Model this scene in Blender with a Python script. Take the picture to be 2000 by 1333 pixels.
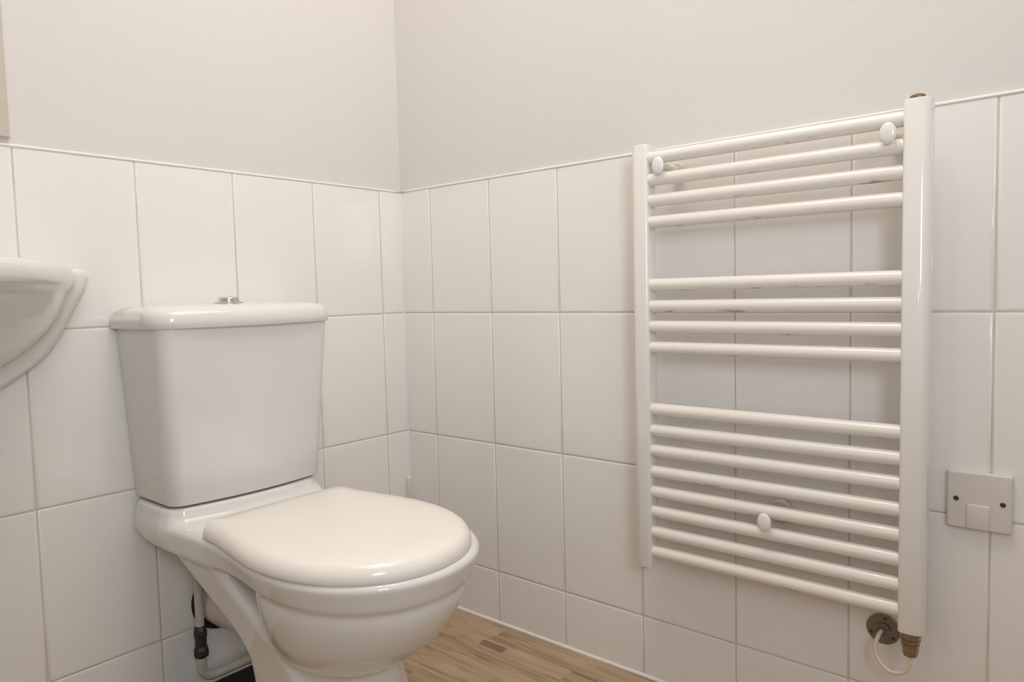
import bpy, bmesh, math, random
import numpy as np
from mathutils import Vector, Matrix

for o in list(bpy.data.objects):
    bpy.data.objects.remove(o)
random.seed(7)
SC = bpy.context.scene
COL = SC.collection

# ------------------------------------------------------------------ camera
CAM = Vector((-1.27725, -1.44400, 0.80701))
cr = Vector((0.64152833, -0.7667143, -0.0243019))
cu = Vector((0.06666336, 0.02416246, 0.99748292))
cf = Vector((0.76419722, 0.6415336, -0.06661265))
cam_data = bpy.data.cameras.new('camera')
cam_data.sensor_width = 36.0
cam_data.lens = 36.0 * 1399.74 / 2000.0
cam_data.clip_start = 0.02
cam = bpy.data.objects.new('camera', cam_data)
m = Matrix((cr, cu, -cf)).transposed().to_4x4()
m.translation = CAM
cam.matrix_world = m
COL.objects.link(cam)
SC.camera = cam

# ------------------------------------------------------------------ world, lights, exposure
w = bpy.data.worlds.new('world'); SC.world = w; w.use_nodes = True
w.node_tree.nodes['Background'].inputs[0].default_value = (0.75, 0.85, 1.0, 1)
w.node_tree.nodes['Background'].inputs[1].default_value = 0.0

def light(name, kind, loc, energy, color, size=0.1, rot=(0, 0, 0), shape='DISK', size_y=None, spread=None):
    d = bpy.data.lights.new(name, kind)
    d.energy = energy; d.color = color
    if kind == 'AREA':
        d.shape = shape; d.size = size
        if size_y: d.size_y = size_y
        if spread: d.spread = spread
    else:
        d.shadow_soft_size = size
    o = bpy.data.objects.new(name, d); o.location = loc; o.rotation_euler = rot
    COL.objects.link(o)
    return o

light('ceiling_lamp', 'AREA', (-0.60, -0.90, 2.57), 11.3, (1.0, 0.91, 0.82), 1.3)
for i, (lx, ly) in enumerate(((-0.55, -0.70), (-0.85, -0.95), (-0.60, -1.25))):
    light('ceiling_spot', 'AREA', (lx, ly, 2.55), 1.5, (1.0, 0.92, 0.83), 0.07)
light('front_fill', 'AREA', (-1.20, -2.12, 1.25), 2.0, (0.46, 0.74, 1.0), 0.7,
      rot=(math.radians(90), 0, 0), shape='RECTANGLE', size_y=1.7)  # cool fill added behind the camera; no door opening is built
light('side_fill', 'AREA', (-1.58, -1.95, 1.30), 4.6, (0.84, 0.92, 1.0), 0.5,
      rot=(math.radians(90), 0, math.radians(-40)), spread=math.radians(95), shape='RECTANGLE', size_y=0.6)  # added fill to lift the right wall, no window behind it
light('camera_flash', 'POINT', (CAM.x + 0.0, CAM.y - 0.01, CAM.z + 0.085), 0.8, (0.90, 0.95, 1.0), 0.012)

vs = SC.view_settings
vs.view_transform = 'Standard'; vs.look = 'None'; vs.gamma = 1.0; vs.use_curve_mapping = False
vs.exposure = 0.32

# ------------------------------------------------------------------ materials
def srgb(r, g, b):
    f = lambda c: ((c / 255 + 0.055) / 1.055) ** 2.4 if c / 255 > 0.04045 else c / 255 / 12.92
    return (f(r), f(g), f(b), 1)

def mat(name, col, rough=0.5, metal=0.0, spec=0.5, coat=0.0, bump=None, var=0.0, scale=8.0, rvar=0.0):
    """principled material, colour and roughness varied by object-space noise"""
    M = bpy.data.materials.new(name); M.use_nodes = True
    nt = M.node_tree; B = nt.nodes['Principled BSDF']
    B.inputs['Metallic'].default_value = metal
    B.inputs['Roughness'].default_value = rough
    B.inputs['Specular IOR Level'].default_value = spec
    B.inputs['Coat Weight'].default_value = coat
    B.inputs['Coat Roughness'].default_value = 0.06
    tc = nt.nodes.new('ShaderNodeTexCoord')
    nz = nt.nodes.new('ShaderNodeTexNoise'); nz.inputs['Scale'].default_value = scale
    nz.inputs['Detail'].default_value = 4
    nt.links.new(tc.outputs['Object'], nz.inputs['Vector'])
    mx = nt.nodes.new('ShaderNodeMix'); mx.data_type = 'RGBA'
    mx.inputs[6].default_value = tuple(c * (1 - var) for c in col[:3]) + (1,)
    mx.inputs[7].default_value = tuple(min(1, c * (1 + var)) for c in col[:3]) + (1,)
    nt.links.new(nz.outputs['Fac'], mx.inputs[0])
    nt.links.new(mx.outputs[2], B.inputs['Base Color'])
    if rvar:
        mr = nt.nodes.new('ShaderNodeMapRange')
        mr.inputs['To Min'].default_value = max(0.02, rough - rvar); mr.inputs['To Max'].default_value = rough + rvar
        nt.links.new(nz.outputs['Fac'], mr.inputs['Value']); nt.links.new(mr.outputs[0], B.inputs['Roughness'])
    if bump:
        n2 = nt.nodes.new('ShaderNodeTexNoise'); n2.inputs['Scale'].default_value = bump[0]
        n2.inputs['Detail'].default_value = 6
        nt.links.new(tc.outputs['Object'], n2.inputs['Vector'])
        bp = nt.nodes.new('ShaderNodeBump'); bp.inputs['Strength'].default_value = bump[1]
        bp.inputs['Distance'].default_value = 0.004
        nt.links.new(n2.outputs['Fac'], bp.inputs['Height'])
        nt.links.new(bp.outputs[0], B.inputs['Normal'])
    return M

def rusty(name, col, rough):
    """white enamel with sparse brown rust freckles on faces that look down"""
    M = mat(name, col, rough, var=0.015, scale=5, coat=0.25)
    nt = M.node_tree; B = nt.nodes['Principled BSDF']
    base = B.inputs['Base Color'].links[0].from_socket
    tc = nt.nodes.new('ShaderNodeTexCoord'); geo = nt.nodes.new('ShaderNodeNewGeometry')
    mp = nt.nodes.new('ShaderNodeMapping'); mp.inputs['Scale'].default_value = (1, 0.35, 1)
    nt.links.new(tc.outputs['Object'], mp.inputs['Vector'])
    nz = nt.nodes.new('ShaderNodeTexNoise'); nz.inputs['Scale'].default_value = 60; nz.inputs['Detail'].default_value = 3
    nz.noise_dimensions = '4D'; oi = nt.nodes.new('ShaderNodeObjectInfo')
    ml = nt.nodes.new('ShaderNodeMath'); ml.operation = 'MULTIPLY'; ml.inputs[1].default_value = 40
    nt.links.new(oi.outputs['Random'], ml.inputs[0]); nt.links.new(ml.outputs[0], nz.inputs['W'])
    nt.links.new(mp.outputs[0], nz.inputs['Vector'])
    th = nt.nodes.new('ShaderNodeMapRange'); th.inputs['From Min'].default_value = 0.60; th.inputs['From Max'].default_value = 0.74
    nt.links.new(nz.outputs['Fac'], th.inputs['Value'])
    sx = nt.nodes.new('ShaderNodeSeparateXYZ'); nt.links.new(geo.outputs['Normal'], sx.inputs[0])
    dn = nt.nodes.new('ShaderNodeMapRange'); dn.inputs['From Min'].default_value = -0.5; dn.inputs['From Max'].default_value = -0.8
    nt.links.new(sx.outputs['Z'], dn.inputs['Value'])
    mu = nt.nodes.new('ShaderNodeMath'); mu.operation = 'MULTIPLY'
    nt.links.new(th.outputs[0], mu.inputs[0]); nt.links.new(dn.outputs[0], mu.inputs[1])
    mx = nt.nodes.new('ShaderNodeMix'); mx.data_type = 'RGBA'
    nt.links.new(mu.outputs[0], mx.inputs[0]); nt.links.new(base, mx.inputs[6])
    mx.inputs[7].default_value = (0.16, 0.075, 0.03, 1)
    nt.links.new(mx.outputs[2], B.inputs['Base Color'])
    return M

WHITE = (0.80, 0.765, 0.72, 1)
M = {}
M['plaster'] = mat('painted_plaster', (0.725, 0.695, 0.66, 1), 0.75, spec=0.25, bump=(55, 0.10), var=0.02, scale=2.5)
M['tile'] = mat('white_glazed_tile', (0.87, 0.84, 0.805, 1), 0.10, spec=0.45, var=0.015, scale=3, bump=(7, 0.035), rvar=0.03)
M['grout'] = mat('beige_grout', (0.66, 0.60, 0.53, 1), 0.8, var=0.25, scale=14)
M['bead'] = mat('white_sealant', (0.84, 0.81, 0.765, 1), 0.4, var=0.03, scale=20)
M['ceramic'] = mat('white_vitreous_china', (0.79, 0.77, 0.74, 1), 0.09, spec=0.5, coat=0.2, var=0.01, scale=3)
M['seat'] = mat('white_seat_plastic', (0.90, 0.86, 0.80, 1), 0.16, spec=0.45, var=0.01, scale=3)
M['enamel'] = mat('white_radiator_enamel', (0.84, 0.81, 0.765, 1), 0.15, coat=0.3, var=0.015, scale=4)
M['rail'] = rusty('white_rail_enamel', (0.85, 0.80, 0.74, 1), 0.26)
M['chrome'] = mat('chrome', (0.62, 0.59, 0.56, 1), 0.12, metal=1.0, var=0.05, scale=30)
M['tarnish'] = mat('tarnished_nickel', (0.36, 0.30, 0.25, 1), 0.28, metal=1.0, var=0.4, scale=90)
M['steel'] = mat('dull_steel', (0.24, 0.225, 0.205, 1), 0.30, metal=0.9, var=0.25, scale=60)
M['brass'] = mat('dull_brass', (0.27, 0.17, 0.10, 1), 0.4, metal=0.7, var=0.4, scale=60)
M['bronze'] = mat('dark_bronze', (0.06, 0.05, 0.04, 1), 0.45, metal=0.6, var=0.4, scale=60, bump=(120, 0.3))
M['clearplastic'] = mat('yellowed_plastic', (0.70, 0.64, 0.53, 1), 0.3, var=0.12, scale=40)
M['plastic'] = mat('white_plastic', (0.70, 0.65, 0.60, 1), 0.35, var=0.01, scale=5)
M['screw'] = mat('dark_screw_steel', (0.10, 0.085, 0.07, 1), 0.35, metal=0.8, var=0.3, scale=200)
M['cable'] = mat('cream_cable_sheath', (0.80, 0.69, 0.55, 1), 0.4, var=0.05, scale=30)
M['pipe'] = mat('aged_painted_pipe', (0.56, 0.53, 0.49, 1), 0.45, var=0.22, scale=45, bump=(70, 0.25))
M['rubber'] = mat('black_rubber', (0.012, 0.012, 0.012, 1), 0.7, var=0.3, scale=40)
M['mirror'] = mat('mirror_glass', (0.9, 0.9, 0.88, 1), 0.02, metal=1.0, var=0.005)
M['brush'] = mat('brush_plastic', (0.72, 0.67, 0.60, 1), 0.3, var=0.01)
M['door'] = mat('painted_door', (0.58, 0.55, 0.52, 1), 0.5, var=0.02)

def wood():
    M_ = bpy.data.materials.new('oak_vinyl_floor'); M_.use_nodes = True
    nt = M_.node_tree; N = nt.nodes; L = nt.links; B = N['Principled BSDF']
    B.inputs['Roughness'].default_value = 0.42; B.inputs['Specular IOR Level'].default_value = 0.35
    tc = N.new('ShaderNodeTexCoord')
    sp = N.new('ShaderNodeSeparateXYZ'); L.new(tc.outputs['Object'], sp.inputs[0])
    def math_(op, a, b=None):
        n = N.new('ShaderNodeMath'); n.operation = op
        for i, v in enumerate((a, b)):
            if v is None: continue
            if isinstance(v, (int, float)): n.inputs[i].default_value = v
            else: L.new(v, n.inputs[i])
        return n.outputs[0]
    # staves running along y, 0.063 m wide, staggered
    row = math_('FLOOR', math_('DIVIDE', math_('ADD', sp.outputs['X'], 0.012), 0.063))
    wn = N.new('ShaderNodeTexWhiteNoise'); wn.noise_dimensions = '1D'; L.new(row, wn.inputs['W'])
    ly = math_('ADD', math_('DIVIDE', sp.outputs['Y'], 0.42), math_('MULTIPLY', wn.outputs['Value'], 5))
    seg = math_('FLOOR', ly)
    wn2 = N.new('ShaderNodeTexWhiteNoise'); wn2.noise_dimensions = '2D'
    cb = N.new('ShaderNodeCombineXYZ'); L.new(row, cb.inputs[0]); L.new(seg, cb.inputs[1]); L.new(cb.outputs[0], wn2.inputs['Vector'])
    off = N.new('ShaderNodeCombineXYZ'); L.new(sp.outputs['X'], off.inputs[0]); L.new(sp.outputs['Y'], off.inputs[1])
    L.new(math_('MULTIPLY', wn2.outputs['Value'], 9.0), off.inputs[2])
    mp = N.new('ShaderNodeMapping'); mp.inputs['Scale'].default_value = (24, 3.2, 1); L.new(off.outputs[0], mp.inputs['Vector'])
    n1 = N.new('ShaderNodeTexNoise'); n1.inputs['Scale'].default_value = 1.0; n1.inputs['Detail'].default_value = 7
    n1.inputs['Distortion'].default_value = 1.6; L.new(mp.outputs[0], n1.inputs['Vector'])
    mp2 = N.new('ShaderNodeMapping'); mp2.inputs['Scale'].default_value = (150, 9, 1); L.new(off.outputs[0], mp2.inputs['Vector'])
    n2 = N.new('ShaderNodeTexNoise'); n2.inputs['Scale'].default_value = 1.0; n2.inputs['Detail'].default_value = 4; L.new(mp2.outputs[0], n2.inputs['Vector'])
    f = math_('ADD', math_('MULTIPLY', n1.outputs['Fac'], 0.72), math_('MULTIPLY', n2.outputs['Fac'], 0.28))
    cr_ = N.new('ShaderNodeValToRGB'); L.new(f, cr_.inputs[0])
    e = cr_.color_ramp.elements
    e[0].position = 0.33; e[0].color = (0.22, 0.145, 0.088, 1)
    e[1].position = 0.64; e[1].color = (0.52, 0.38, 0.25, 1)
    k = e.new(0.47); k.color = (0.43, 0.30, 0.19, 1)
    tint = N.new('ShaderNodeMix'); tint.data_type = 'RGBA'; tint.blend_type = 'MULTIPLY'; tint.inputs[0].default_value = 1
    mr = N.new('ShaderNodeMapRange'); mr.inputs['To Min'].default_value = 0.90; mr.inputs['To Max'].default_value = 1.05
    L.new(wn2.outputs['Value'], mr.inputs['Value'])
    L.new(cr_.outputs[0], tint.inputs[6]); L.new(mr.outputs[0], tint.inputs[7])
    # one short dark stave near the wall
    def band(sock, lo, hi):
        return math_('MULTIPLY', math_('GREATER_THAN', sock, lo), math_('LESS_THAN', sock, hi))
    stave = math_('MULTIPLY', band(sp.outputs['X'], -0.108, -0.084), band(math_('SUBTRACT', sp.outputs['Y'], math_('MULTIPLY', sp.outputs['X'], 0.2)), -0.389, -0.317))
    dk = N.new('ShaderNodeMix'); dk.data_type = 'RGBA'; L.new(math_('MULTIPLY', stave, 0.62), dk.inputs[0])
    L.new(tint.outputs[2], dk.inputs[6]); dk.inputs[7].default_value = (0.10, 0.062, 0.038, 1)
    # black rectangle behind the toilet foot, up to the back wall
    black_patch = math_('MULTIPLY', band(sp.outputs['X'], -0.70, -0.40), math_('GREATER_THAN', sp.outputs['Y'], -0.20))
    bk = N.new('ShaderNodeMix'); bk.data_type = 'RGBA'; L.new(black_patch, bk.inputs[0])
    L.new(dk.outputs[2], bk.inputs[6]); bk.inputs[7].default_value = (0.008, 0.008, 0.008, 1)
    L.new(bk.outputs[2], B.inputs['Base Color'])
    bp = N.new('ShaderNodeBump'); bp.inputs['Strength'].default_value = 0.12; bp.inputs['Distance'].default_value = 0.001
    L.new(f, bp.inputs['Height']); L.new(bp.outputs[0], B.inputs['Normal'])
    return M_
M['wood'] = wood()

# ------------------------------------------------------------------ object helpers
def link_mesh(name, bm, mats, parent=None, smooth=True, angle=None):
    me = bpy.data.meshes.new(name)
    bm.normal_update(); bm.to_mesh(me); bm.free()
    for q in (mats if isinstance(mats, (list, tuple)) else [mats]): me.materials.append(q)
    if smooth:
        for p in me.polygons: p.use_smooth = True
        if angle:
            me.set_sharp_from_angle(angle=math.radians(angle))
    o = bpy.data.objects.new(name, me); COL.objects.link(o)
    if parent:                       # parts are meshed relative to their thing's base
        root = parent if parent.type == 'EMPTY' else parent.parent
        me.transform(Matrix.Translation(-Vector(root.location)))
        o.parent = parent
    return o

def thing(name, label, cat, loc, group=None):
    o = bpy.data.objects.new(name, None); o.empty_display_size = 0.05
    o.location = loc; COL.objects.link(o)
    o['label'] = label; o['category'] = cat
    if group: o['group'] = group
    return o

def tag(o, label, cat, group=None):
    o['label'] = label; o['category'] = cat
    if group: o['group'] = group
    return o

def struct(o):
    o['kind'] = 'structure'; return o

def add_box(bm, lo, hi, bevel=0.0, seg=3, mi=0):
    lo = Vector(lo); hi = Vector(hi)
    r = bmesh.ops.create_cube(bm, size=1.0)
    vs_ = r['verts']
    for v in vs_:
        v.co = Vector([lo[i] + (v.co[i] + 0.5) * (hi[i] - lo[i]) for i in range(3)])
    fs = set(f for v in vs_ for f in v.link_faces)
    for f in fs: f.material_index = mi
    if bevel > 0:
        es = list(set(e for v in vs_ for e in v.link_edges))
        bmesh.ops.bevel(bm, geom=es, offset=bevel, segments=seg, profile=0.5, affect='EDGES')
    return vs_

def lathe(bm, prof, origin, axis='Z', seg=32, mi=0, sign=1):
    """profile [(radius, height)] revolved about an axis through origin"""
    org = Vector(origin); rings = []
    def P(r, h, a):
        c, s = r * math.cos(a), r * math.sin(a)
        if axis == 'Z': return org + Vector((c, s, sign * h))
        if axis == 'X': return org + Vector((sign * h, c, s))
        return org + Vector((c, sign * h, s))
    for r, h in prof:
        if r < 1e-6: rings.append([bm.verts.new(P(0, h, 0))])
        else: rings.append([bm.verts.new(P(r, h, 2 * math.pi * i / seg)) for i in range(seg)])
    for a, b in zip(rings[:-1], rings[1:]):
        for i in range(seg):
            j = (i + 1) % seg
            if len(a) == 1 and len(b) == 1: continue
            if len(a) == 1: f = bm.faces.new((a[0], b[i], b[j]))
            elif len(b) == 1: f = bm.faces.new((a[i], b[0], a[j]))
            else: f = bm.faces.new((a[i], b[i], b[j], a[j]))
            f.material_index = mi
    if len(rings[0]) > 1: bm.faces.new(rings[0])
    if len(rings[-1]) > 1: bm.faces.new(list(reversed(rings[-1])))
    bmesh.ops.recalc_face_normals(bm, faces=bm.faces[:])

def catmull(pts, n=10):
    pts = [Vector(p) for p in pts]; out = []
    for i in range(len(pts) - 1):
        p0 = pts[max(i - 1, 0)]; p1 = pts[i]; p2 = pts[i + 1]; p3 = pts[min(i + 2, len(pts) - 1)]
        for k in range(n):
            t = k / n
            out.append(0.5 * ((2 * p1) + (-p0 + p2) * t + (2 * p0 - 5 * p1 + 4 * p2 - p3) * t * t + (-p0 + 3 * p1 - 3 * p2 + p3) * t ** 3))
    out.append(pts[-1]); return out

def tube(bm, pts, r, seg=14, mi=0):
    pts = [Vector(p) for p in pts]; rings = []; ref = None
    rr = r if isinstance(r, (list, tuple)) else [r] * len(pts)
    for i, p in enumerate(pts):
        t = (pts[min(i + 1, len(pts) - 1)] - pts[max(i - 1, 0)]).normalized()
        if ref is None:
            ref = t.orthogonal().normalized()
        ref = (ref - t * ref.dot(t)).normalized(); b = t.cross(ref)
        rings.append([bm.verts.new(p + rr[i] * (math.cos(2 * math.pi * k / seg) * ref + math.sin(2 * math.pi * k / seg) * b)) for k in range(seg)])
    for a, b in zip(rings[:-1], rings[1:]):
        for k in range(seg):
            f = bm.faces.new((a[k], a[(k + 1) % seg], b[(k + 1) % seg], b[k])); f.material_index = mi
    bm.faces.new(list(reversed(rings[0]))); bm.faces.new(rings[-1])

def rounded_rect(x0, x1, y0, y1, r, n=6):
    pts = []
    for cx, cy, a0 in ((x1 - r, y1 - r, 0), (x0 + r, y1 - r, 90), (x0 + r, y0 + r, 180), (x1 - r, y0 + r, 270)):
        for k in range(n + 1):
            a = math.radians(a0 + 90 * k / n); pts.append((cx + r * math.cos(a), cy + r * math.sin(a)))
    return pts

def stack(bm, rings, cap0=True, cap1=True):
    """join equal-length rings of 3D points into a closed loft"""
    R = [[bm.verts.new(p) for p in ring] for ring in rings]; n = len(R[0])
    for a, b in zip(R[:-1], R[1:]):
        for i in range(n): bm.faces.new((a[i], a[(i + 1) % n], b[(i + 1) % n], b[i]))
    if cap0: bm.faces.new(list(reversed(R[0])))
    if cap1: bm.faces.new(R[-1])
    bmesh.ops.recalc_face_normals(bm, faces=bm.faces[:])

# signed-distance modelling for the china: smooth unions, then surface nets
def smin(a, b, k):
    h = np.clip(0.5 + 0.5 * (b - a) / k, 0, 1)
    return b * (1 - h) + a * h - k * h * (1 - h)
def smax(a, b, k): return -smin(-a, -b, k)

def poly_sdf(px, py, poly):
    poly = np.array(poly); d = np.full(px.shape, 1e9); inside = np.zeros(px.shape, bool)
    n = len(poly)
    for i in range(n):
        a = poly[i]; b = poly[(i + 1) % n]; e = b - a
        wx, wy = px - a[0], py - a[1]
        t = np.clip((wx * e[0] + wy * e[1]) / (e @ e), 0, 1)
        d = np.minimum(d, (wx - e[0] * t) ** 2 + (wy - e[1] * t) ** 2)
        c = (a[1] > py) != (b[1] > py)
        if a[1] != b[1]:
            inside ^= c & (px < (b[0] - a[0]) * (py - a[1]) / (b[1] - a[1]) + a[0])
    d = np.sqrt(d); d[inside] *= -1
    return d

def round_extrude(d2, z, z0, z1, r):
    dz = np.abs(z - (z0 + z1) / 2) - (z1 - z0) / 2
    q0 = d2 + r; q1 = dz + r
    return np.minimum(np.maximum(q0, q1), 0) + np.sqrt(np.maximum(q0, 0) ** 2 + np.maximum(q1, 0) ** 2) - r

def surface_nets(V, org, h):
    s = V < 0
    nx, ny, nz = V.shape
    acc = np.zeros((nx - 1, ny - 1, nz - 1, 3)); cnt = np.zeros((nx - 1, ny - 1, nz - 1))
    corners = [(i, j, k) for i in (0, 1) for j in (0, 1) for k in (0, 1)]
    def sub(A, c): return A[c[0]:nx - 1 + c[0], c[1]:ny - 1 + c[1], c[2]:nz - 1 + c[2]]
    for c in corners:
        for ax in range(3):
            if c[ax]: continue
            d = list(c); d[ax] = 1
            a, b = sub(V, c), sub(V, d)
            cross = (a < 0) != (b < 0)
            t = np.where(cross, a / np.where(cross, a - b, 1), 0)
            for q in range(3):
                acc[..., q] += np.where(cross, c[q] + (t if q == ax else 0), 0)
            cnt += cross
    act = cnt > 0
    idx = -np.ones(act.shape, int); idx[act] = np.arange(act.sum())
    ijk = np.argwhere(act)
    P = (ijk + acc[act] / cnt[act][:, None]) * h + np.array(org)
    F = []
    for ax in range(3):
        o1, o2 = [(1, 2), (2, 0), (0, 1)][ax]
        sl0 = [slice(None)] * 3; sl1 = [slice(None)] * 3
        sl0[ax] = slice(0, -1); sl1[ax] = slice(1, None)
        a, b = s[tuple(sl0)], s[tuple(sl1)]
        E_ = np.argwhere(a != b)
        ok = (E_[:, o1] > 0) & (E_[:, o2] > 0) & (E_[:, o1] < V.shape[o1] - 1) & (E_[:, o2] < V.shape[o2] - 1)
        E_ = E_[ok]
        flip = a[tuple(E_.T)]
        def cell(d1, d2):
            Q = E_.copy(); Q[:, o1] -= d1; Q[:, o2] -= d2
            return idx[tuple(Q.T)]
        quad = np.stack([cell(1, 1), cell(0, 1), cell(0, 0), cell(1, 0)], 1)
        quad[~flip] = quad[~flip][:, ::-1]
        F.append(quad)
    return P, np.concatenate(F)

def sdf_mesh(name, fn, lo, hi, h, material, xform, parent=None):
    ax = [np.arange(lo[i] - 2 * h, hi[i] + 3 * h, h) for i in range(3)]
    X, Y, Z = np.meshgrid(*ax, indexing='ij')
    P, F = surface_nets(fn(X, Y, Z), [a[0] for a in ax], h)
    P = xform(P)
    me = bpy.data.meshes.new(name)
    me.from_pydata(P.tolist(), [], F.tolist()); me.update()
    bm = bmesh.new(); bm.from_mesh(me); bpy.data.meshes.remove(me)
    bmesh.ops.recalc_face_normals(bm, faces=bm.faces[:])
    for _ in range(3):
        bmesh.ops.smooth_vert(bm, verts=bm.verts[:], factor=0.5, use_axis_x=True, use_axis_y=True, use_axis_z=True)
    return link_mesh(name, bm, material, parent)

# ------------------------------------------------------------------ room shell
W, H = 0.19984, 0.316
ZL = [0.0, 0.1298, 0.4458, 0.7618, 1.0778]
XL, YF, ZC = -1.64, -2.20, 2.60        # left wall, front wall, ceiling

def tile_field(bm, to3, cols, mi_t, mi_g):
    """cushion-edged tiles; to3(u, z, out) -> world point, out = distance out of the wall"""
    g = 0.0011; e = 0.0022
    for z0, z1 in zip(ZL[:-1], ZL[1:]):
        for u0, u1 in cols:
            a0, a1, b0, b1 = u0 + g, u1 - g, z0 + g, z1 - g
            tl = [random.uniform(-0.00022, 0.00022) for _ in range(4)]
            rings = []
            for ins, out in ((0, -0.004), (0, -0.0022), (0.0005, -0.0011), (0.0013, -0.0004), (e, -0.00008), (0.006, 0.0)):
                rings.append([bm.verts.new(to3(u, z, out + (t if ins > 0 else 0))) for (u, z), t in
                              zip(((a0 + ins, b0 + ins), (a1 - ins, b0 + ins), (a1 - ins, b1 - ins), (a0 + ins, b1 - ins)), tl)])
            for r0, r1 in zip(rings[:-1], rings[1:]):
                for i in range(4):
                    bm.faces.new((r0[i], r0[(i + 1) % 4], r1[(i + 1) % 4], r1[i])).material_index = mi_t
            bm.faces.new(rings[-1]).material_index = mi_t

def columns(first, end):
    cols = [(0.0, first)]; u = first
    while u < end - 0.01:
        cols.append((u, min(u + W, end))); u += W
    return cols

def tiled_wall(name, to3, first, end, box_grout, box_plaster):
    bm = bmesh.new()
    tile_field(bm, to3, columns(first, end), 0, 1)
    bmesh.ops.recalc_face_normals(bm, faces=bm.faces[:])
    add_box(bm, *box_grout, mi=1)
    add_box(bm, *box_plaster, mi=2)
    return struct(link_mesh(name, bm, [M['tile'], M['grout'], M['plaster']], smooth=True, angle=50))

# back wall: plane y = 0, u runs along -x ; right wall: plane x = 0, u runs along -y
tiled_wall('wall_back', lambda u, z, o: (-u, -o, z), 0.0701, -XL,
           ((XL, 0.0013, 0.0), (0.12, 0.12, 1.0775)), ((XL - 0.12, 0.003, 1.0775), (0.12, 0.12, ZC)))
tiled_wall('wall_right', lambda u, z, o: (-o, -u, z), 0.1100, -YF,
           ((0.0013, YF, 0.0), (0.12, 0.0, 1.0775)), ((0.003, YF - 0.12, 1.0775), (0.12, 0.003, ZC)))
bm = bmesh.new(); add_box(bm, (XL - 0.12, YF, 0), (XL, 0.003, ZC))
struct(link_mesh('wall_left', bm, M['door'], smooth=False))
bm = bmesh.new(); add_box(bm, (XL - 0.12, YF - 0.12, 0), (0.12, YF, ZC))
struct(link_mesh('wall_front', bm, M['plaster'], smooth=False))
bm = bmesh.new(); add_box(bm, (XL - 0.12, YF - 0.12, ZC), (0.12, 0.12, ZC + 0.1))
struct(link_mesh('ceiling', bm, M['plaster'], smooth=False))
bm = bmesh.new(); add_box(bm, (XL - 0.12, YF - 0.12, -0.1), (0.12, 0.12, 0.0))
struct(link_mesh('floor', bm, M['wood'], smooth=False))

def bead(name, p0, p1, r):
    bm = bmesh.new()
    p0, p1 = Vector(p0), Vector(p1)
    n = 60; pts = [p0.lerp(p1, i / n) for i in range(n + 1)]
    tube(bm, pts, [r * (1 + 0.10 * math.sin(i * 1.7) * math.sin(i * 0.37)) for i in range(n + 1)], 12)
    return struct(link_mesh(name, bm, M['bead']))
bead('trim_1', (XL, 0.0012, 1.0788), (0, 0.0012, 1.0788), 0.0030)
bead('trim_2', (0.0012, 0, 1.0788), (0.0012, YF, 1.0788), 0.0030)
bead('trim_3', (0.0003, 0.0003, 0), (0.0003, 0.0003, 1.078), 0.0028)
bead('trim_4', (XL, 0.0005, 0.001), (0, 0.0005, 0.001), 0.0040)
bead('trim_5', (0.0005, 0, 0.001), (0.0005, YF, 0.001), 0.0048)

# ------------------------------------------------------------------ toilet
TX = -0.547
def T(P):                      # local (across, out from wall, up) -> world
    return np.stack([P[:, 0] + TX, -P[:, 1], P[:, 2]], 1)
def tp(x, d, z): return (x + TX, -d, z)

toilet = thing('toilet', 'white close-coupled toilet with closed lid standing against the tiled wall', 'toilet', (TX, -0.40, 0.0))

def half_outline(tab, n=6):
    """closed polygon from (half width, distance) pairs, smoothed"""
    pts = catmull([(a, b, 0) for a, b in tab], n)
    R_ = [(p.x, p.y) for p in pts]
    return R_ + [(-x, y) for x, y in reversed(R_) if x > 1e-5]

rim_tab = [(0.160, 0.012), (0.164, 0.06), (0.165, 0.14), (0.162, 0.20), (0.160, 0.27), (0.167, 0.36), (0.179, 0.44), (0.1815, 0.495),
           (0.176, 0.543), (0.162, 0.588), (0.142, 0.624), (0.114, 0.655), (0.080, 0.679), (0.042, 0.693), (0.0, 0.698)]
rim_poly = half_outline(rim_tab, 4)
ledge_poly = [(-0.160, 0.012), (0.160, 0.012), (0.164, 0.05), (0.163, 0.120), (0.155, 0.140), (0.135, 0.154), (0.05, 0.170), (-0.05, 0.170), (-0.135, 0.154), (-0.155, 0.140), (-0.163, 0.120), (-0.164, 0.05)]

def sinterp(Z, xs, ys, w=0.007):
    """np.interp rounded off with a small kernel so lofted china has no bands"""
    t = np.arange(xs[0] - 0.05, xs[-1] + 0.05, 0.001)
    v = np.interp(t, xs, ys)
    kx = np.arange(-25, 26) * 0.001; kk = np.exp(-0.5 * (kx / w) ** 2); kk /= kk.sum()
    v = np.convolve(np.pad(v, 25, mode='edge'), kk, mode='valid')
    return np.interp(Z, t, v)

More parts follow.
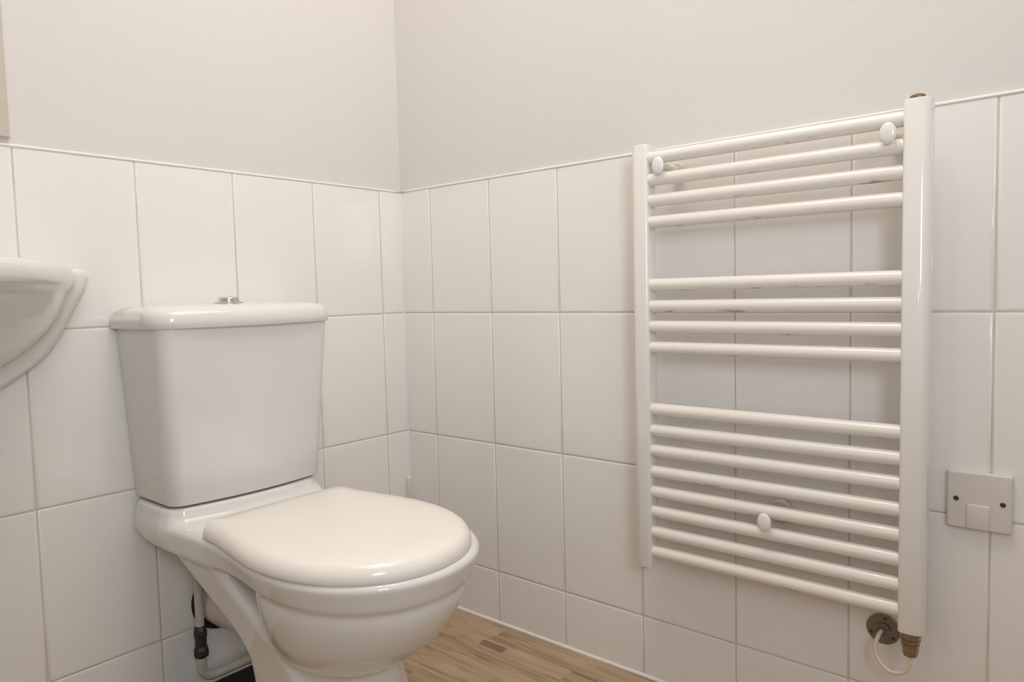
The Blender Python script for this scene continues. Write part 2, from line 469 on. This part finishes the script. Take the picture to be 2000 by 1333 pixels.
def pan_field(X, D, Z):
    x2, d2 = X[:, :, 0], D[:, :, 0]
    pr_ = poly_sdf(x2 - 0.0015, d2, rim_poly)[:, :, None]
    pl_ = poly_sdf(x2, d2, ledge_poly)[:, :, None]
    rim = round_extrude(pr_ + np.clip(0.392 - Z, 0, 0.05) * 0.36 * np.clip((D - 0.20) / 0.15, 0.15, 1), Z, 0.3475, 0.4005, 0.013)
    ledge = round_extrude(pl_, Z, 0.375, 0.4285, 0.006)
    body = smin(rim, ledge, 0.030)
    # bowl
    zz = [0.17, 0.195, 0.21, 0.23, 0.26, 0.29, 0.315, 0.335, 0.350, 0.37]
    a = sinterp(Z, zz, [0.05, 0.085, 0.103, 0.122, 0.140, 0.151, 0.158, 0.1610, 0.158, 0.153])
    fr = sinterp(Z, zz, [0.50, 0.540, 0.566, 0.596, 0.631, 0.655, 0.671, 0.678, 0.675, 0.668])
    bk = sinterp(Z, zz, [0.35, 0.33, 0.32, 0.315, 0.31, 0.305, 0.30, 0.30, 0.30, 0.30])
    c = bk * 0.5 + fr * 0.5; b = (fr - bk) / 2
    q = np.sqrt((X / a) ** 2 + ((D - c) / b) ** 2) + 1e-9
    bowl = (q - 1) * q / np.sqrt((X / a ** 2) ** 2 + ((D - c) / b ** 2) ** 2 + 1e-6)
    bowl = np.clip(bowl, -0.12, 0.3)
    bowl = smax(bowl, np.maximum(Z - 0.365, 0.19 - Z), 0.012)
    body = smin(body, bowl, 0.009)
    # sloping leg from under the cistern down to the foot
    zt = [0.0, 0.13, 0.18, 0.215, 0.24, 0.28, 0.33, 0.36]
    hw = sinterp(Z, zt, [0.106, 0.100, 0.103, 0.108, 0.113, 0.124, 0.140, 0.148])
    db = sinterp(Z, zt, [0.300, 0.296, 0.288, 0.262, 0.228, 0.176, 0.122, 0.085])
    df = sinterp(Z, [0.0, 0.10, 0.16, 0.205, 0.235, 0.275, 0.318, 0.36], [0.50, 0.50, 0.475, 0.425, 0.385, 0.345, 0.300, 0.27])
    r = 0.020
    qx = np.abs(X) - hw + r; qd = np.maximum(db - D, D - df) * 0.85 + r
    leg = np.minimum(np.maximum(qx, qd), 0) + np.sqrt(np.maximum(qx, 0) ** 2 + np.maximum(qd, 0) ** 2) - r
    leg = np.maximum(leg, np.maximum(Z - 0.37, -Z))
    body = smin(body, leg, 0.016)
    # foot
    fa = np.interp(Z, [0, 0.03, 0.06, 0.2], [0.118, 0.112, 0.106, 0.094])
    ff = np.interp(Z, [0, 0.03, 0.06, 0.15, 0.2], [0.560, 0.552, 0.545, 0.535, 0.525])
    cb = 0.42; bb = ff - cb
    q = np.sqrt((X / fa) ** 2 + ((D - cb) / bb) ** 2) + 1e-9
    foot = (q - 1) * q / np.sqrt((X / fa ** 2) ** 2 + ((D - cb) / bb ** 2) ** 2 + 1e-6)
    foot = np.clip(foot, -0.1, 0.3)
    foot = np.maximum(foot, np.maximum(Z - 0.22, -Z))
    return smin(body, foot, 0.014)

pan = sdf_mesh('pan', pan_field, (-0.20, 0.0, -0.004), (0.20, 0.72, 0.435), 0.0030, M['ceramic'], T, toilet)

# seat lid
lid_tab = [(0.0, 0.236), (0.06, 0.236), (0.112, 0.238), (0.136, 0.244), (0.149, 0.258), (0.152, 0.278), (0.155, 0.31), (0.163, 0.36), (0.174, 0.43), (0.1765, 0.48), (0.171, 0.53),
           (0.158, 0.575), (0.138, 0.613), (0.110, 0.646), (0.077, 0.670), (0.040, 0.6845), (0.0, 0.690)]
def lid_outline():
    pts = catmull([(a, b, 0) for a, b in lid_tab], 5)
    R_ = [(p.x, p.y) for p in pts]
    return R_[:-1] + [(-x, y) for x, y in reversed(R_) if x > 1e-5 or y > 0.5]
def inset(poly, d):
    P = np.array(poly); n = len(P)
    t = np.roll(P, -1, 0) - np.roll(P, 1, 0); t /= np.linalg.norm(t, axis=1)[:, None] + 1e-12
    nrm = np.stack([-t[:, 1], t[:, 0]], 1)
    c = P.mean(0)
    s = np.sign(((c - P) * nrm).sum(1).sum())
    return P + nrm * s * d
LO = lid_outline()
seen = []
for p in LO:
    if not seen or (abs(p[0] - seen[-1][0]) + abs(p[1] - seen[-1][1])) > 1e-4: seen.append(p)
LO = seen
cx, cd = 0.0, 0.46
rings = []
for ins, z in ((0.012, 0.3985), (0.004, 0.3990), (0.0008, 0.4010), (0.0, 0.4050), (0.0004, 0.4100), (0.0020, 0.4150), (0.0050, 0.4200), (0.0090, 0.4240), (0.0140, 0.4270), (0.0200, 0.4290)):
    rings.append([tp(x - 0.005, d, z) for x, d in inset(LO, ins)])
last = inset(LO, 0.020)
for s, z in ((0.85, 0.4308), (0.65, 0.4322), (0.4, 0.4332), (0.15, 0.4336)):
    rings.append([tp(-0.005 + cx + (x - cx) * s, cd + (d - cd) * s, z) for x, d in last])
bm = bmesh.new(); stack(bm, rings)
link_mesh('seat_lid', bm, M['seat'], toilet)

# cistern body
def dplan(hw, front, bow, rc, n=12):
    """flat-backed plan: straight sides, rounded front corners running tangent into a bowed front"""
    xe = hw - rc * 0.7
    for _ in range(12):
        phi = math.atan(2 * bow / xe); a1 = math.pi / 2 - phi
        xe = hw - rc + rc * math.cos(a1)
    cd_ = front - bow - rc * math.sin(a1)
    out = [(hw, 0.003), (hw, cd_ * 0.5), (hw, cd_ - 0.005)]
    for k in range(n + 1):
        a = a1 * k / n
        out.append((hw - rc + rc * math.cos(a), cd_ + rc * math.sin(a)))
    for x in np.linspace(xe * 0.92, 0, 12):
        out.append((x, front - bow * (x / xe) ** 2))
    return out + [(-x, d) for x, d in reversed(out[:-1])]
rings = []
for z, hw, fr, bow, rc in ((0.4318, 0.155, 0.163, 0.014, 0.026), (0.4335, 0.159, 0.167, 0.014, 0.029), (0.4370, 0.1610, 0.169, 0.014, 0.031), (0.50, 0.1645, 0.174, 0.0145, 0.031),
                       (0.58, 0.1690, 0.180, 0.015, 0.031), (0.66, 0.1735, 0.187, 0.015, 0.031), (0.757, 0.1785, 0.195, 0.015, 0.031), (0.762, 0.1785, 0.195, 0.015, 0.031)):
    rings.append([tp(x + 0.005, d, z) for x, d in dplan(hw, fr, bow, rc)])
bm = bmesh.new(); stack(bm, rings)
link_mesh('cistern', bm, M['ceramic'], toilet, angle=60)
# cistern lid
rings = []
for ins, z in ((0.010, 0.7565), (0.002, 0.7568), (0.0, 0.7590), (0.0, 0.7700), (0.0006, 0.7760), (0.0026, 0.7820), (0.0060, 0.7872), (0.0110, 0.7914), (0.0170, 0.7942), (0.026, 0.7962), (0.045, 0.7980), (0.07, 0.7992)):
    rings.append([tp(x + 0.0055, min(max(d, 0.003 + ins * 0.6), 1), z + 0.0015) for x, d in dplan(0.1905 - ins, 0.208 - ins, 0.020, max(0.012, 0.055 - ins * 0.6))])
bm = bmesh.new(); stack(bm, rings)
link_mesh('cistern_lid', bm, M['ceramic'], toilet, angle=70)
# flush button
bm = bmesh.new()
lathe(bm, [(0.0285, 0), (0.0285, 0.0018), (0.0265, 0.0034), (0.0225, 0.0042), (0.0205, 0.0040)], tp(0.003, 0.095, 0.8000), 'Z', 40)
ring = link_mesh('button_ring', bm, M['chrome'], toilet, angle=40); ring['label'] = 'chrome ring around the flush button'
bm = bmesh.new()
lathe(bm, [(0.0198, 0), (0.0198, 0.0085), (0.0188, 0.0108), (0.0160, 0.0122), (0.009, 0.0130), (0, 0.0132)], tp(0.003, 0.095, 0.8005), 'Z', 40)
btn = link_mesh('flush_button', bm, M['chrome'], toilet, angle=40); btn['label'] = 'chrome push button'
# pan connector behind the leg
bm = bmesh.new()
lathe(bm, [(0.0, 0.006), (0.050, 0.006), (0.0545, 0.010), (0.0545, 0.05), (0.050, 0.06), (0.050, 0.30), (0.0, 0.30)], tp(0.006, 0.0, 0.178), 'Y', 40, sign=-1)
con = link_mesh('pan_connector', bm, M['plastic'], toilet, angle=40)
bm = bmesh.new()
lathe(bm, [(0.0, 0.0005), (0.067, 0.0005), (0.068, 0.003), (0.064, 0.006), (0.0, 0.008)], tp(0.006, 0.0, 0.178), 'Y', 40, sign=-1)
sl = link_mesh('seal', bm, M['rubber'], con, angle=40)
sl['label'] = 'black rubber seal at the wall'

# ------------------------------------------------------------------ water supply pipe
sup = thing('water_pipe', 'aged off-white water pipe with dark compression joints rising behind the toilet leg', 'pipe', (TX - 0.059, -0.03, 0.031))
px, py = TX - 0.059, -0.030
bm = bmesh.new(); tube(bm, [(px, py, 0.120), (px, py, 0.344)], 0.0085, 18)
link_mesh('riser', bm, M['pipe'], sup, angle=50)
bm = bmesh.new()
pts = [(px, py, 0.090), (px, py, 0.06)] + [(px + 0.026 * (1 - math.cos(a)), py, 0.057 - 0.026 * math.sin(a)) for a in np.linspace(0.1, math.pi / 2, 9)] + [(px + 0.28, py, 0.031)]
tube(bm, pts, 0.0095, 18)
link_mesh('elbow_pipe', bm, M['pipe'], sup, angle=50)
for z, r in ((0.1315, 0.0135), (0.0910, 0.0150)):
    bm = bmesh.new()
    lathe(bm, [(0.0095, 0), (r * 0.9, 0.003), (r, 0.008), (r * 0.97, 0.018), (r * 0.8, 0.024), (0.0095, 0.027)], (px, py, z - 0.0135), 'Z', 8)
    nut = link_mesh('compression_nut', bm, M['bronze'], sup, smooth=False); nut['label'] = 'dark bronze nut'
bm = bmesh.new(); lathe(bm, [(0.0112, 0), (0.0112, 0.030)], (px, py, 0.092), 'Z', 24)
f_ = link_mesh('coupling', bm, M['bronze'], sup, angle=40)

# ------------------------------------------------------------------ wash basin
BX = -1.048
def Tb(P): return np.stack([P[:, 0] + BX, -P[:, 1], P[:, 2]], 1)
def basin_field(X, D, Z):
    def ell(a, b, n):
        q = (np.abs(X / a) ** n + np.maximum(D, 0) ** n / b ** n) ** (1 / n) + 1e-9
        g = np.hypot((np.abs(X) / a) ** (n - 1) / a, (np.maximum(D, 0) / b) ** (n - 1) / b) * q ** (1 - n)
        return np.clip((q - 1) / np.maximum(g, 2.0), -0.1, 0.3)
    rim = round_extrude(ell(0.253, 0.40, 1.42), Z, 0.8320, 0.8715, 0.017)
    zz = [0.62, 0.66, 0.680, 0.702, 0.721, 0.741, 0.7635, 0.7905, 0.8145, 0.841, 0.86]
    a = np.interp(Z, zz, [0.01, 0.06, 0.100, 0.136, 0.165, 0.190, 0.211, 0.227, 0.235, 0.242, 0.245])
    b = np.interp(Z, zz, [0.02, 0.09, 0.125, 0.160, 0.195, 0.228, 0.265, 0.305, 0.335, 0.358, 0.365])
    bowl = np.maximum(ell(a, b, 1.5), Z - 0.862)
    body = smin(rim, bowl, 0.012)
    zb = [0.60, 0.625, 0.645, 0.669, 0.6983, 0.7214, 0.7546, 0.7715, 0.81, 0.834, 0.852, 0.88]
    ab = np.interp(Z, zb, [0.0, 0.04, 0.088, 0.136, 0.181, 0.207, 0.230, 0.2385, 0.258, 0.272, 0.279, 0.280])
    fl = (np.abs(X) - ab) * 0.75
    r = 0.014
    q0 = fl + r; q1 = smax(D - 0.030, Z - 0.8700, 0.012) + r
    flange = np.minimum(np.maximum(q0, q1), 0) + np.sqrt(np.maximum(q0, 0) ** 2 + np.maximum(q1, 0) ** 2) - r
    body = smin(body, flange, 0.008)
    body = np.maximum(body, 0.003 - D)
    ai = np.interp(Z, [0.74, 0.75, 0.78, 0.84, 0.88], [0.02, 0.08, 0.115, 0.150, 0.160])
    q = np.sqrt((X / ai) ** 2 + ((D - 0.165) / (ai * 0.68)) ** 2)
    hol = np.maximum((q - 1) * ai * 0.68, 0.745 - Z)
    return smax(body, -hol, 0.010)
bs = sdf_mesh('wash_basin', basin_field, (-0.29, 0.0, 0.60), (0.29, 0.44, 0.88), 0.0032, M['ceramic'], Tb)
tag(bs, 'white wall-hung wash basin left of the toilet, cut off by the photo edge', 'basin')

# mirror above the basin
bm = bmesh.new(); add_box(bm, (-1.32, -0.0065, 1.090), (-0.871, 0.0028, 1.75), 0.0015, 2)
mi_ = link_mesh('wall_mirror', bm, M['mirror'], smooth=False)
tag(mi_, 'frameless mirror edge on the plaster above the wash basin', 'mirror')

# ------------------------------------------------------------------ towel radiator
PXF, PXB = -0.0820, -0.0450
rad = thing('towel_radiator', 'white ladder towel radiator with sixteen rails fixed on the tiled right wall', 'radiator', (-0.063, -0.988, 0.271))
ZB, ZT = 0.2705, 1.0775
def post_plan(y0, y1, outer_low, ins):
    """front (PXF) corner on the outer side well rounded, inner one tight"""
    big, sm, bk = 0.0155 - ins, 0.0060 - ins * 0.8, 0.0070 - ins * 0.8
    x0, x1, a, b_ = PXF + ins, PXB - ins, y0 + ins, y1 - ins
    rl, rh = (big, sm) if outer_low else (sm, big)
    pts = []
    for cx_, cy_, r, a0 in ((x1 - bk, b_ - bk, bk, 0), (x0 + rh, b_ - rh, rh, 90), (x0 + rl, a + rl, rl, 180), (x1 - bk, a + bk, bk, 270)):
        for k in range(9):
            t = math.radians(a0 + 90 * k / 8); pts.append((cx_ + r * math.cos(t), cy_ + r * math.sin(t)))
    return pts
for y0, y1, low in ((-0.7755, -0.7395, False), (-1.2370, -1.2005, True)):
    bm = bmesh.new()
    rings = []
    for ins, z in ((0.003, ZB), (0.0008, ZB + 0.0008), (0, ZB + 0.003), (0, ZT - 0.003), (0.0008, ZT - 0.0008), (0.003, ZT)):
        rings.append([(x, y, z) for x, y in post_plan(y0, y1, low, ins)])
    stack(bm, rings)
    p = link_mesh('post', bm, M['enamel'], rad, angle=50)
RZ = [1.0515, 1.0117, 0.973, 0.933, 0.816, 0.776, 0.7376, 0.698, 0.580, 0.5395, 0.501, 0.460, 0.4205, 0.382, 0.342, 0.303]
bm = bmesh.new()
ry = np.linspace(-0.768, -1.208, 5)
pts = [(-0.0675, y, RZ[0]) for y in ry]
tube(bm, pts, 0.0117, 28)
rail0 = link_mesh('rail', bm, M['rail'], rad, angle=50)
for z in RZ[1:]:
    r_ = rail0.copy(); COL.objects.link(r_); r_.parent = rad
    r_.location.z = z - RZ[0]
# wall brackets: knob, threaded stem, cup at the wall
for y, z in ((-0.8010, 1.0330), (-1.1815, 1.0305), (-0.9960, 0.4055)):
    bm = bmesh.new()
    lathe(bm, [(0.0, 0.0), (0.0140, 0.0), (0.0158, 0.0010), (0.0162, 0.0024), (0.0150, 0.0042), (0.0115, 0.0057), (0.0060, 0.0067), (0, 0.0070)], (-0.0835, y, z), 'X', 32, sign=-1)
    for v in bm.verts: v.co.y = y + (v.co.y - y) * 0.74
    k = link_mesh('bracket_knob', bm, M['enamel'], rad, angle=60)
    bm = bmesh.new()
    prof = [(0.0, -0.078)]
    hh = -0.078
    rb = 0.0135 if z > 0.8 else 0.0215
    prof = [(0.0, 0.002), (rb, 0.002), (rb, 0.009), (rb * 0.85, 0.013)]
    h = 0.013
    while h < 0.034:
        prof += [(0.0078, h), (0.0078, h + 0.0022), (0.0066, h + 0.0030), (0.0066, h + 0.0042)]; h += 0.005
    prof += [(0.0062, h), (0.0062, 0.084), (0, 0.084)]
    lathe(bm, prof, (0, y, z), 'X', 24, sign=-1)
    s_ = link_mesh('bracket_stem', bm, M['clearplastic'], rad, angle=40); s_['label'] = 'yellowed ribbed plastic wall bracket stem'
# air vent plug on the near post
bm = bmesh.new()
lathe(bm, [(0.0, 0.0), (0.0105, 0.0), (0.0112, 0.003), (0.0100, 0.0062), (0.0065, 0.0078), (0, 0.008)], (-0.063, -1.2165, ZT - 0.0005), 'Z', 10)
v_ = link_mesh('vent_plug', bm, M['brass'], rad, angle=40); v_['label'] = 'brown tarnished vent plug on top of the near post'
# plug under the far post
bm = bmesh.new()
lathe(bm, [(0.0, 0.0), (0.0105, 0.0), (0.0110, 0.002), (0.0090, 0.0045), (0, 0.005)], (-0.064, -0.7575, ZB + 0.0006), 'Z', 20, sign=-1)
v_ = link_mesh('blanking_plug', bm, M['brass'], rad, angle=40); v_['label'] = 'dark blanking plug under the far post'
# heating element below the near post
ex, ey = -0.0625, -1.2160
bm = bmesh.new()
lathe(bm, [(0.0, 0.0), (0.0165, 0.0), (0.0165, 0.0025), (0.0150, 0.0028), (0.0148, 0.0100), (0.0135, 0.0106), (0.0135, 0.0125), (0.0145, 0.0130), (0.0140, 0.0170),
           (0.0120, 0.0176), (0.0118, 0.0200), (0.0128, 0.0205), (0.0112, 0.0350), (0.0098, 0.0400), (0.0, 0.0400)], (ex, ey, ZB + 0.0006), 'Z', 14, sign=-1)
v_ = link_mesh('heating_element', bm, M['tarnish'], rad, angle=30); v_['label'] = 'tarnished metal element cap under the near post'

# cable and its wall outlet
cp = (0.0, -1.1640, 0.2345)
pts = catmull([(-0.008, -1.1630, 0.2335), (-0.022, -1.1610, 0.2290), (-0.034, -1.1590, 0.2140), (-0.043, -1.1690, 0.1975), (-0.052, -1.1870, 0.1905), (-0.059, -1.2050, 0.1975),
               (-0.0623, -1.2140, 0.2130), (ex, ey, 0.2315)], 10)
bm = bmesh.new(); tube(bm, pts, 0.0034, 14)
tag(link_mesh('heater_cable', bm, M['cable']), 'cream cable looping from the radiator element to the round metal wall plate', 'cable')
pl_ = thing('cable_outlet_plate', 'round metal cable outlet plate low on the wall below the radiator', 'cable outlet', cp)
bm = bmesh.new()
lathe(bm, [(0.0, 0.0004), (0.0255, 0.0004), (0.0258, 0.0018), (0.0245, 0.0034), (0.0160, 0.0042), (0.0125, 0.0044), (0.0122, 0.0080), (0.0105, 0.0092), (0.0080, 0.0088), (0.0, 0.0070)], cp, 'X', 40, sign=-1)
pl0 = link_mesh('disc', bm, M['steel'], pl_, angle=35)
for a in (80, 205, 325):
    bm = bmesh.new(); s0 = (-0.0036, cp[1] - 0.0195 * math.cos(math.radians(a)), cp[2] + 0.0195 * math.sin(math.radians(a)))
    lathe(bm, [(0, 0), (0.0028, 0), (0.0028, 0.0010), (0.0018, 0.0020), (0, 0.0021)], s0, 'X', 14, sign=-1)
    link_mesh('screw', bm, M['screw'], pl_, angle=40)

# flex outlet plate on the right
fo = thing('flex_outlet_plate', 'square white plastic outlet plate with two screws on tiles right of the radiator', 'outlet plate', (0.0, -1.2965, 0.4750))
y0, y1, z0, z1 = -1.3375, -1.2535, 0.4300, 0.5180
bm = bmesh.new()
rings = []
for ins, xx in ((0.0, -0.0003), (0.0, -0.0080), (0.0006, -0.0094), (0.0016, -0.0102), (0.0030, -0.0104)):
    rings.append([(xx, y, z) for y, z in rounded_rect(y0 + ins, y1 - ins, z0 + ins, z1 - ins, 0.003, 4)])
stack(bm, rings)
link_mesh('faceplate', bm, M['plastic'], fo, angle=35)
bm = bmesh.new(); add_box(bm, (-0.0132, -1.3095, 0.4315), (-0.0090, -1.2800, 0.4690), 0.0014, 3)
link_mesh('cable_hood', bm, M['plastic'], fo, angle=35)
for yy, zz_ in ((-1.2660, 0.4755), (-1.3260, 0.4745)):
    bm = bmesh.new()
    lathe(bm, [(0, 0), (0.0036, 0), (0.0038, 0.0008), (0.0030, 0.0016), (0.0012, 0.0016), (0, 0.0004)], (-0.0102, yy, zz_), 'X', 18, sign=-1)
    link_mesh('screw', bm, M['screw'], fo, angle=40)

# ------------------------------------------------------------------ toilet brush in the corner
tb = thing('toilet_brush', 'white toilet brush handle standing in the tiled corner behind the toilet', 'toilet brush', (-0.050, -0.055, 0.0))
bx, by = -0.050, -0.053
bm = bmesh.new()
lathe(bm, [(0.0, 0.0005), (0.042, 0.0005), (0.045, 0.006), (0.040, 0.05), (0.036, 0.110), (0.034, 0.112), (0.030, 0.106), (0.0, 0.09)], (bx, by, 0), 'Z', 32)
link_mesh('holder', bm, M['brush'], tb, angle=50)
bm = bmesh.new()
tube(bm, [(bx, by, 0.085), (bx, by, 0.12), (bx, by, 0.20), (bx, by, 0.30), (bx, by, 0.333), (bx, by, 0.338), (bx, by, 0.3405)], [0.0075, 0.0055, 0.0050, 0.0058, 0.0060, 0.0045, 0.0015], 18)
link_mesh('handle', bm, M['brush'], tb, angle=60)
